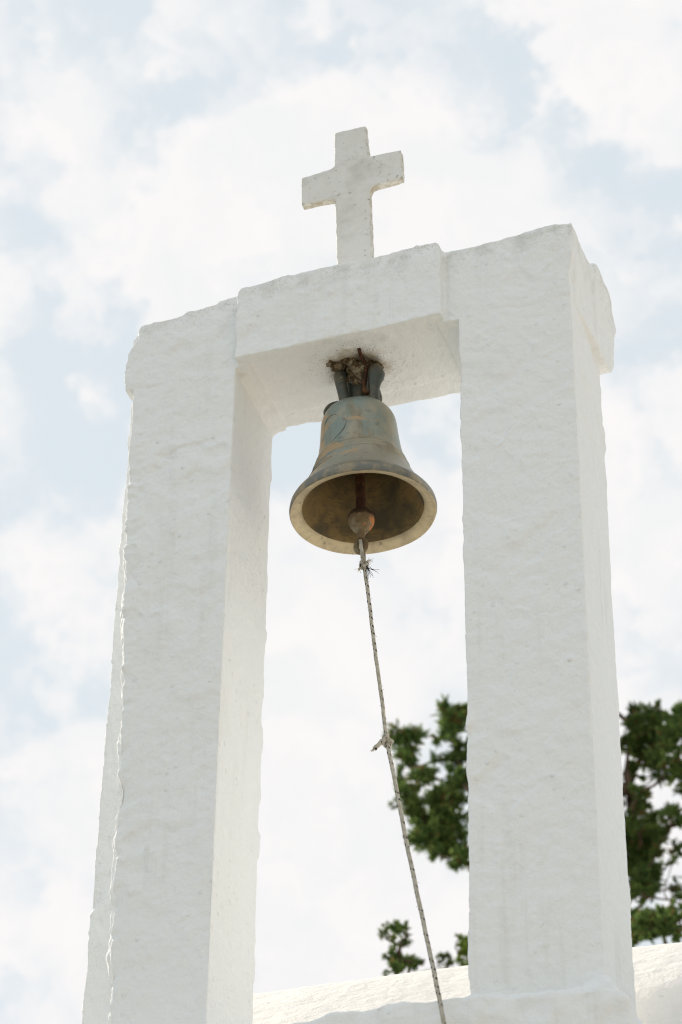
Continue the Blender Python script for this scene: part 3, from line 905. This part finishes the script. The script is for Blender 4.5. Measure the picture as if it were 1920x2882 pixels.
    for i in range(len(prof_c)-1):
        for k in range(segs):
            k2 = (k+1) % segs; p.f.append((i*segs+k, i*segs+k2, (i+1)*segs+k2, (i+1)*segs+k)); p.m.append(0)
    post = local_pile(p, 'crown_post', M_CROWN, bell); post.matrix_local = BELL_ROT
    loops = [
        ([(-0.023, -0.026, 0.272), (-0.023, -0.028, 0.298), (-0.025, -0.030, 0.325), (-0.029, -0.031, 0.354), (-0.031, -0.028, 0.375), (-0.029, -0.016, 0.390)], [0.0180, 0.0160, 0.0155, 0.0172, 0.0190, 0.0160]),
        ([(0.0465, -0.018, 0.266), (0.0465, -0.020, 0.294), (0.048, -0.022, 0.323), (0.052, -0.024, 0.348), (0.055, -0.022, 0.366), (0.048, -0.010, 0.384)], [0.0175, 0.0155, 0.0155, 0.0205, 0.0255, 0.0200]),
        ([(-0.030, 0.036, 0.280), (-0.034, 0.038, 0.305), (-0.038, 0.038, 0.345), (-0.030, 0.030, 0.366), (-0.010, 0.016, 0.370)], [0.0125, 0.012, 0.013, 0.0145, 0.012]),
        ([(0.030, 0.036, 0.280), (0.034, 0.038, 0.305), (0.038, 0.038, 0.345), (0.030, 0.030, 0.366), (0.010, 0.016, 0.370)], [0.0125, 0.012, 0.013, 0.0145, 0.012]),
        ([(-0.044, 0.000, 0.276), (-0.068, -0.002, 0.288), (-0.074, -0.002, 0.302), (-0.066, 0.001, 0.318), (-0.046, 0.005, 0.326)], [0.011, 0.0115, 0.012, 0.0115, 0.010]),
    ]
    for pts, rad in loops:
        sp = smooth_path(pts, 6)
        rr = np.interp(np.linspace(0, len(pts)-1, len(sp)), range(len(pts)), rad)
        v, f, _ = tube(sp, list(rr), 9, 0.80)
        vv = np.array(v); vv += 0.0012*np.stack([perlin(vv*70 + s) for s in (1, 30, 60)], 1)
        p = Pile(); p.add([tuple(x) for x in vv], f)
        x = local_pile(p, 'crown_loop', M_CROWN, bell); x.matrix_local = BELL_ROT

    # clapper: iron rod, rusty ball and a flattened eye for the rope
    rod = [(-0.010, 0.120, 1.625), (-0.009, 0.122, 1.55), (-0.006, 0.126, 1.45), (-0.004, 0.129, 1.372)]
    v, f, _ = tube(smooth_path(rod, 6), 0.0115, 14)
    p = Pile(); p.add(v, f)
    clap = p.build('clapper', M_RUST, bell)
    cx, cy, cz = -0.0035, 0.129, 1.345
    pr = [(0.026, 0.012), (0.024, 0.021), (0.019, 0.0272), (0.013, 0.0303), (0.006, 0.0318), (0.000, 0.0318), (-0.008, 0.0300), (-0.016, 0.0262), (-0.023, 0.0205), (-0.029, 0.0155), (-0.035, 0.0118), (-0.042, 0.0098), (-0.049, 0.0092), (-0.054, 0.0095)]
    V, Fc = [], []
    sg = 28
    for h, r in pr:
        for k in range(sg):
            a = 2*math.pi*k/sg; V.append((cx + 0.94*r*math.cos(a), cy + 0.94*r*math.sin(a), cz + h))
    vv = np.array(V); vv += 0.0030*np.stack([perlin(vv*70 + s) for s in (1, 30, 60)], 1) + 0.0012*np.stack([perlin(vv*190 + s) for s in (1, 30, 60)], 1)
    for i in range(len(pr)-1):
        for k in range(sg): Fc.append((i*sg+k, (i+1)*sg+k, (i+1)*sg+(k+1) % sg, i*sg+(k+1) % sg))
    Fc.append(tuple(range(sg))); Fc.append(tuple((len(pr)-1)*sg+k for k in range(sg))[::-1])
    mesh_obj('ball', vv, Fc, M_BALL, clap)
    eye = [(cx + 0.0115*math.sin(t), cy, cz - 0.071 + 0.0185*math.cos(t)) for t in np.linspace(0, 2*math.pi, 25)]
    v, f, _ = tube(eye, 0.0042, 10, 1.5, caps=False)
    mesh_obj('eye', v, f, M_BALL, clap)

    # bent iron strap that ties the crown to the lintel
    st = [(0.020, 0.030, 1.7715), (0.018, 0.048, 1.766), (0.0195, 0.072, 1.760), (0.0205, 0.084, 1.752), (0.0186, 0.085, 1.7296), (0.0155, 0.085, 1.700), (0.0165, 0.084, 1.683), (0.0235, 0.084, 1.677), (0.0285, 0.088, 1.683), (0.028, 0.094, 1.69)]
    v, f, _ = tube(smooth_path(st, 6), 0.0046, 8, 1.5)
    mesh_obj('hanger_strap', v, f, M_RUST, bell)
build_bell()

# ------------------------------------------------------------------ broken mortar round the fixing
def build_mortar():
    root = empty('crumbled_mortar', (0, 0.095, 1.772), 'crumbling brown mortar in the broken soffit above the bell crown', 'mortar')
    lumps = [((-0.056, 0.064, 1.773), (0.017, 0.014, 0.014)), ((-0.048, 0.078, 1.768), (0.020, 0.017, 0.016)), ((-0.030, 0.070, 1.772), (0.014, 0.014, 0.013)),
             ((-0.016, 0.066, 1.769), (0.019, 0.014, 0.016)), ((0.000, 0.088, 1.760), (0.030, 0.022, 0.024)), ((-0.008, 0.102, 1.745), (0.027, 0.020, 0.028)),
             ((0.033, 0.104, 1.768), (0.024, 0.018, 0.016)), ((0.042, 0.112, 1.772), (0.013, 0.012, 0.010)), ((-0.030, 0.108, 1.764), (0.018, 0.018, 0.018))]
    bm = bmesh.new()
    for c, s in lumps:
        s = tuple(0.86*k for k in s)
        bmesh.ops.create_icosphere(bm, subdivisions=3, radius=1.0, matrix=Matrix.Translation(c) @ Matrix.Diagonal((*s, 1)))
    v, q = voxel_shell(bm, 0.0016)
    v = laplace(v, q, 0.5, 3)
    n = vnormals(v, q)
    d = 0.010*fbm(v*60, 3) + 0.0035*perlin(v*190 + 4) + 0.002*perlin(v*330)
    v = v + n*d[:, None]
    quad_mesh('mortar_lump', v, q, M_MORTAR, root, True)
build_mortar()

# ------------------------------------------------------------------ bell rope
def build_rope():
    root = empty('bell_rope', (0.245, -0.1, -1.6), 'pale rope with black flecks hanging from the bell clapper to the ledge', 'rope')
    R_ = 0.0042
    path = [(-0.0017, 0.128, 1.256), (0.0015, 0.1275, 1.240), (0.0044, 0.126, 1.2216), (0.0138, 0.122, 1.1532), (0.0243, 0.116, 1.075), (0.0343, 0.11, 0.997), (0.0468, 0.101, 0.908), (0.0602, 0.09, 0.8212), (0.0757, 0.075, 0.7141), (0.1028, 0.045, 0.5896),
            (0.14, 0.0, 0.4201), (0.1857, -0.052, 0.2277), (0.2284, -0.1, 0.0465), (0.2591, -0.135, -0.0904), (0.275, -0.150, -0.22), (0.285, -0.150, -0.6), (0.28, -0.14, -1.2), (0.27, -0.13, -1.7)]
    sp = np.array(smooth_path(path, 14))
    sp = sp + 0.0014*np.stack([perlin(sp*26 + s) for s in (2, 22, 42)], 1)*np.clip((1.25 - sp[:, 2])/0.1, 0, 1)[:, None]
    rad = R_*(1 + 0.10*perlin(sp*40) + 0.06*(sp[:, 2] < 0.70))
    v, f, uv = tube([tuple(x) for x in sp], list(rad), 12)
    p = Pile(); p.add(v, f, 0, uv); p.build('rope_line', M_ROPE, root, uv=True)
    # loop through the clapper eye
    loop = [(0.0015, 0.123, 1.236), (0.002, 0.119, 1.252), (0.000, 0.117, 1.270), (-0.0025, 0.122, 1.283), (-0.003, 0.131, 1.285), (-0.002, 0.140, 1.272), (0.001, 0.139, 1.252), (0.004, 0.132, 1.236)]
    v, f, uv = tube(smooth_path(loop, 8), R_*0.92, 12); p = Pile(); p.add(v, f, 0, uv); p.build('rope_loop', M_ROPE, root, uv=True)
    def knot(c, axis, size, name, turns):
        c = np.array(c); ax = np.array(axis)/np.linalg.norm(axis)
        e1 = np.cross(ax, (0, 1, 0.3)); e1 /= np.linalg.norm(e1); e2 = np.cross(ax, e1)
        pts = []
        for t in np.linspace(0, 2*math.pi, 60):
            rr = size*(0.62 + 0.38*math.cos(3*t))
            pts.append(tuple(c + e1*rr*math.cos(2*t)*0.95 + e2*rr*math.sin(2*t)*0.95 + ax*size*1.05*math.sin(3*t + turns)))
        v, f, uv = tube(pts, R_*0.97, 12, caps=False); p = Pile(); p.add(v, f, 0, uv)
        return p.build(name, M_ROPE, root, uv=True)
    k1 = knot((0.0052, 0.124, 1.2165), (0.13, -0.03, -1), 0.0086, 'knot', 0.3)
    k2 = knot((0.0768, 0.0735, 0.7065), (0.2, -0.17, -1), 0.0112, 'knot', 1.1)
    # free tail of the lower knot, ending in a burnt tip
    tail = [(0.0745, 0.069, 0.705), (0.0685, 0.064, 0.699), (0.0640, 0.061, 0.690), (0.0585, 0.060, 0.685), (0.0545, 0.059, 0.679)]
    v, f, uv = tube(smooth_path(tail, 6), [0.0046]*22 + [0.0050, 0.0052, 0.0046], 12); p = Pile(); p.add(v, f, 0, uv); p.build('rope_tail', M_ROPE, root, uv=True)
    # frayed ends beside the upper knot
    rr = random.Random(4)
    def fray(name, start, n, mat, dirn, ln, spread, thick, droop):
        p = Pile()
        for i in range(n):
            d = Vector(dirn) + Vector((rr.uniform(-1, 1), rr.uniform(-1, 1), rr.uniform(-1, 1)))*spread
            q = Vector(start) + Vector((rr.uniform(-1, 1), rr.uniform(-1, 1), rr.uniform(-1, 1)))*0.002
            pts = [q.copy()]; L_ = ln*rr.uniform(0.55, 1.1)
            for k in range(6):
                q = q + d*(L_/6); d = d + Vector((rr.uniform(-0.35, 0.35), rr.uniform(-0.3, 0.3), -droop + rr.uniform(-0.2, 0.2)))
                d.normalize(); pts.append(q.copy())
            v, f, _ = tube(pts, [thick, thick, thick*0.9, thick*0.8, thick*0.7, thick*0.55, thick*0.35], 5); p.add(v, f)
        p.build(name, mat, root)
    fray('frayed_yarn', (0.0135, 0.121, 1.208), 9, M_FRAY_DARK, (0.5, -0.1, -0.8), 0.050, 0.30, 0.0007, 0.10)
    fray('frayed_yarn', (0.0115, 0.120, 1.2175), 14, M_FRAY_PALE, (0.95, -0.2, 0.1), 0.018, 0.35, 0.0005, 0.05)
    fray('frayed_yarn', (-0.0030, 0.121, 1.207), 10, M_FRAY_PALE, (-0.3, -0.2, -0.9), 0.015, 0.3, 0.0006, 0.1)
    fray('frayed_yarn', (0.0540, 0.058, 0.6785), 12, M_FRAY_PALE, (-0.75, -0.2, -0.6), 0.009, 0.45, 0.0006, 0.05)
    fray('frayed_yarn', (0.0800, 0.067, 0.7000), 9, M_FRAY_PALE, (0.6, -0.4, -0.4), 0.010, 0.7, 0.0005, 0.05)
    # loose fibres standing off the worn rope
    p = Pile()
    for i in range(70):
        k = rr.randrange(20, 190)
        q = Vector(sp[k]); d = Vector((rr.uniform(-1, 1), rr.uniform(-0.7, 0.3), rr.uniform(-0.6, 0.6))).normalized()
        a = q + d*R_*0.8; b = a + d*rr.uniform(0.002, 0.0055); c = b + Vector((0, 0, -rr.uniform(0, 0.003)))
        v, f, _ = tube([a, b, c], [0.0005, 0.0004, 0.0002], 4); p.add(v, f)
    o = p.build('loose_fibres', M_FRAY_PALE, root); o['kind'] = 'stuff'
build_rope()

# ------------------------------------------------------------------ trees behind the chapel
CROWN_NEAR = [(-2.35,8.71,6.70,0.086), (-2.32,8.82,6.81,0.054), (-2.78,9.21,6.95,0.091), (-2.74,9.06,6.70,0.054), (-2.52,8.72,6.36,0.067), (-2.51,8.95,6.60,0.035), (-2.39,8.99,6.64,0.072), (-2.33,8.76,6.33,0.071), (-2.80,9.16,6.64,0.042), (-2.62,8.73,6.26,0.057), (-2.75,8.92,6.34,0.029), (-2.69,9.01,6.34,0.062), (-2.53,8.95,6.33,0.067), (-2.44,9.06,6.40,0.082), (-2.64,9.17,6.32,0.093), (-2.54,9.32,6.42,0.094), (-2.56,8.85,6.04,0.070), (-2.55,9.10,6.14,0.071), (-2.47,9.14,6.12,0.078), (-2.49,8.85,5.91,0.036), (-2.28,8.65,5.73,0.055), (-2.57,9.33,7.03,0.064), (-1.30,8.86,6.57,0.056), (-1.19,8.87,6.57,0.060), (-1.15,9.27,6.82,0.062), (-1.31,9.06,6.60,0.081), (-1.38,8.98,6.52,0.044), (-1.24,9.19,6.61,0.082), (-1.04,8.67,6.28,0.069), (-1.35,9.14,6.53,0.061), (-1.20,8.91,6.29,0.056), (-1.08,8.71,6.15,0.055), (-1.39,9.11,6.39,0.045), (-1.15,9.30,6.45,0.057), (-1.29,8.80,6.04,0.043), (-1.41,9.09,6.22,0.044), (-1.35,8.86,5.93,0.059), (-1.37,9.17,6.20,0.044), (-1.30,9.16,6.08,0.044), (-1.11,8.80,5.88,0.051), (-1.24,9.23,6.08,0.028), (-1.40,9.11,5.96,0.080), (-1.32,9.13,5.95,0.060), (-1.28,9.22,6.01,0.044), (-1.24,8.95,5.77,0.039), (-1.41,9.18,5.86,0.080), (-1.20,9.26,5.94,0.036), (-1.12,8.72,5.53,0.025), (-1.34,9.24,5.77,0.060), (-1.34,8.93,5.56,0.064), (-1.31,8.99,5.54,0.043), (-1.34,8.75,5.39,0.038), (-1.19,9.14,5.62,0.035), (-1.12,8.85,5.38,0.029)]
CROWN_LOW = [(-1.21,8.15,4.88,0.046), (-1.12,7.91,4.69,0.050), (-1.06,8.02,4.78,0.054), (-1.01,7.96,4.73,0.050), (-1.10,8.05,4.74,0.054), (-0.97,7.88,4.63,0.053), (-0.92,7.87,4.68,0.035), (-1.20,8.10,4.77,0.045)]
SPRIG_TREE = [(-2.19,7.06,4.42,0.021), (-2.19,7.02,4.35,0.026), (-2.16,7.10,4.39,0.038), (-2.06,6.93,4.32,0.020), (-2.10,7.08,4.36,0.034), (-2.12,6.92,4.23,0.029), (-2.13,7.11,4.32,0.027), (-2.15,7.03,4.23,0.034), (-2.12,7.03,4.20,0.037), (-2.09,7.11,4.22,0.043), (-2.05,7.07,4.19,0.034), (-2.17,7.07,4.20,0.034), (-2.10,6.89,4.07,0.037), (-2.17,6.97,4.10,0.017)]
TINY_TOP = [(-2.30,8.26,4.89,0.019), (-2.26,8.27,4.89,0.022), (-2.28,8.27,4.87,0.022), (-2.27,8.34,4.89,0.022), (-2.23,8.26,4.85,0.015)]
LEAFY_TOP = [(-1.97,7.56,4.57,0.021), (-1.95,7.60,4.59,0.027), (-1.99,7.67,4.59,0.032), (-2.01,7.69,4.55,0.032), (-1.96,7.64,4.53,0.039), (-1.97,7.54,4.42,0.021), (-1.92,7.61,4.55,0.039), (-1.91,7.64,4.49,0.039)]

def make_tree(name, label, base, clumps, leaf, dens=1.0, trunk_r=0.10, sprig=0.045, seed=1, group=None):
    R = np.random.default_rng(seed)
    base = Vector(base)
    root = empty(name, base, label, 'tree', group)
    C = np.array(clumps)
    # skeleton: trunk, then every clump joined to the nearest wood already grown
    zmin, zmax = C[:, 2].min(), C[:, 2].max()
    cx, cy = C[:, 0].mean(), C[:, 1].mean()
    nodes, par = [], []
    nt_ = 14
    for k in range(nt_):
        t = k/(nt_-1)
        z = base.z + (zmin*0.35 + zmax*0.65 - base.z)*t
        w = 0.12*math.sin(3.0*t + seed)
        nodes.append(np.array([base.x + (cx - base.x)*t**1.5 + w*t, base.y + (cy - base.y)*t**1.5 + 0.5*w*t, z])); par.append(k-1)
    order = np.argsort(np.linalg.norm(C[:, :2] - np.array([cx, cy]), axis=1))
    for i in order:
        p = C[i, :3]
        N_ = np.array(nodes)
        dv = p - N_
        cost = np.linalg.norm(dv, axis=1) + 0.9*np.clip(N_[:, 2] - p[2] + 0.06, 0, 9) + 0.002*np.arange(len(N_))*0
        j = int(np.argmin(cost))
        mid = (N_[j] + p)/2 + np.array([R.normal()*0.03, R.normal()*0.03, -0.12*np.linalg.norm(p - N_[j])])
        nodes.append(mid); par.append(j); nodes.append(p); par.append(len(nodes)-2)
    load = np.ones(len(nodes))
    for i in range(len(nodes)-1, 0, -1): load[par[i]] += load[i]
    rad = 0.0026*np.sqrt(load); rad[:nt_] = np.maximum(rad[:nt_], trunk_r*(1 - 0.8*np.arange(nt_)/nt_))
    tp, lp = Pile(), Pile()
    for i in range(1, len(nodes)):
        a, b = nodes[par[i]], nodes[i]
        v, f, _ = tube([a, (a+b)/2 + R.normal(size=3)*0.008, b], [rad[par[i]] if i < nt_ else min(rad[par[i]], rad[i]*1.5), rad[i]*1.1, rad[i]], 8 if i < nt_ else 5)
        (tp if i < nt_ else lp).add(v, f)
    tp.build('trunk', M_BARK, root)
    o = lp.build('limbs', M_BARK, root); o['kind'] = 'stuff'
    # foliage sprays: short crossed leaf blades through every clump, in sub-tufts
    Vs, Qs, Ts = [], [], []
    for (x, y, z, r) in clumps:
        r = r*(1.20 if x > -1.6 else 1.08)
        ns = int(dens*205*(r/0.08)**2) + 12                     # sprays in this clump
        nl = 13                                                 # leaflets on each side-to-side run of a spray
        nt2 = max(6, int(20*(r/0.08)**1.2))
        tuft = R.normal(size=(nt2, 3)); tuft /= np.linalg.norm(tuft, axis=1)[:, None]
        tuft *= (R.uniform(0.15, 1.0, nt2))[:, None]
        k = R.integers(0, nt2, ns)
        b0_ = tuft[k] + R.normal(size=(ns, 3))*0.10
        sd = tuft[k]*0.9 + R.normal(size=(ns, 3))*0.55 + np.array([0, 0, 0.45])
        sd /= np.linalg.norm(sd, axis=1)[:, None]
        sl = R.uniform(0.28, 0.72, ns)
        tt = np.tile(np.linspace(0.05, 1.0, nl), (ns, 1)) + R.uniform(-0.04, 0.04, (ns, nl))
        side = np.cross(sd, R.normal(size=(ns, 3))); side /= np.linalg.norm(side, axis=1)[:, None]
        sgn = np.where(np.arange(nl) % 2 == 0, 1.0, -1.0)
        loc = b0_[:, None, :] + sd[:, None, :]*(sl[:, None]*tt)[..., None]
        d = loc.reshape(-1, 3)
        m = len(d)
        rr = np.linalg.norm(d, axis=1)[:, None]
        pos = np.array([x, y, z]) + d*r*np.array([1.0, 1.0, 1.1])
        ax = (sd[:, None, :]*0.85 + side[:, None, :]*(sgn[None, :]*(1.05 - 0.75*tt))[..., None]).reshape(-1, 3) + R.normal(size=(m, 3))*0.18
        ax /= np.linalg.norm(ax, axis=1)[:, None]
        ln = sprig*0.62*R.uniform(0.6, 1.25, m)*np.clip(r/0.05, 0.6, 1.0)
        wd = ln*R.uniform(0.13, 0.21, m)
        s1 = np.cross(ax, R.normal(size=(m, 3))); s1 /= np.linalg.norm(s1, axis=1)[:, None]
        s2 = np.cross(ax, s1)
        tint = np.clip(np.repeat(R.uniform(0, 0.5, ns), nl) + 0.22*tt.ravel() + 0.08*R.normal(size=m), 0, 0.8)
        dead = (np.repeat(R.uniform(size=ns), nl) < 0.06) | ((perlin(pos*11 + 5) > 0.36) & (R.uniform(size=m) < 0.35))
        tint[dead] = 1.0
        for s in (s1, s2):
            b0 = sum(len(a) for a in Vs)
            q4 = np.stack([pos - ax*ln[:, None]*0.4, pos + s*wd[:, None], pos + ax*ln[:, None]*0.6, pos - s*wd[:, None]], 1).reshape(-1, 3)
            Vs.append(q4); Qs.append(np.arange(m*4).reshape(-1, 4) + b0); Ts.append(tint)
    o = quad_mesh('crown', np.concatenate(Vs), np.concatenate(Qs), leaf, root, False)
    at = o.data.attributes.new('tint', 'FLOAT', 'FACE')
    at.data.foreach_set('value', np.concatenate(Ts).astype(np.float32))
    return root

def hidden_clumps(n, lo, hi, seed, rlo=0.06, rhi=0.12):
    R = np.random.default_rng(seed)
    return [(*(R.uniform(lo, hi)), R.uniform(rlo, rhi)) for _ in range(n)]

# crown goes on behind the right pillar, past the frame and below the roof line
near = [(x, y, z - 0.025, r) for x, y, z, r in CROWN_NEAR] + hidden_clumps(34, (-2.12, 8.6, 5.6), (-1.60, 9.4, 6.8), 21) \
     + hidden_clumps(40, (-1.0, 8.6, 5.2), (0.0, 9.6, 6.9), 22) + hidden_clumps(12, (-1.9, 8.7, 6.7), (-1.55, 9.3, 7.2), 23) \
     + hidden_clumps(22, (-2.0, 8.8, 4.3), (-1.5, 9.6, 5.4), 24)
make_tree('evergreen_tree', 'tall evergreen tree with clumpy dark crown on both sides of the right pillar', (-1.75, 9.2, GROUND), near, M_LEAF, 1.0, 0.16, 0.045, 3)
low = CROWN_LOW + hidden_clumps(30, (-1.3, 7.8, 3.6), (-0.2, 8.6, 4.55), 31)
make_tree('evergreen_tree', 'low dark evergreen tree topping the roof line at the right edge', (-0.7, 8.2, GROUND), low, M_LEAF, 1.1, 0.09, 0.042, 5)
spr = SPRIG_TREE + hidden_clumps(26, (-2.3, 6.8, 3.2), (-1.9, 7.3, 4.02), 41, 0.05, 0.08)
make_tree('evergreen_tree', 'small forked evergreen top rising over the roof left of the rope', (-2.1, 7.05, GROUND), spr, M_LEAF, 1.35, 0.06, 0.036, 7)
tiny = TINY_TOP + hidden_clumps(22, (-2.4, 8.1, 3.9), (-2.1, 8.5, 4.78), 51, 0.05, 0.08)
make_tree('evergreen_tree', 'tiny twin-tufted evergreen tip just above the roof between rope and pillar', (-2.25, 8.3, GROUND), tiny, M_LEAF, 1.5, 0.06, 0.034, 9)
lf = LEAFY_TOP + hidden_clumps(24, (-2.0, 7.4, 3.5), (-1.6, 7.9, 4.4), 61, 0.05, 0.09)
make_tree('leafy_tree', 'bright green leafy tree top touching the left side of the right pillar', (-1.8, 7.65, GROUND), lf, M_LEAF_BRIGHT, 1.3, 0.06, 0.036, 11)
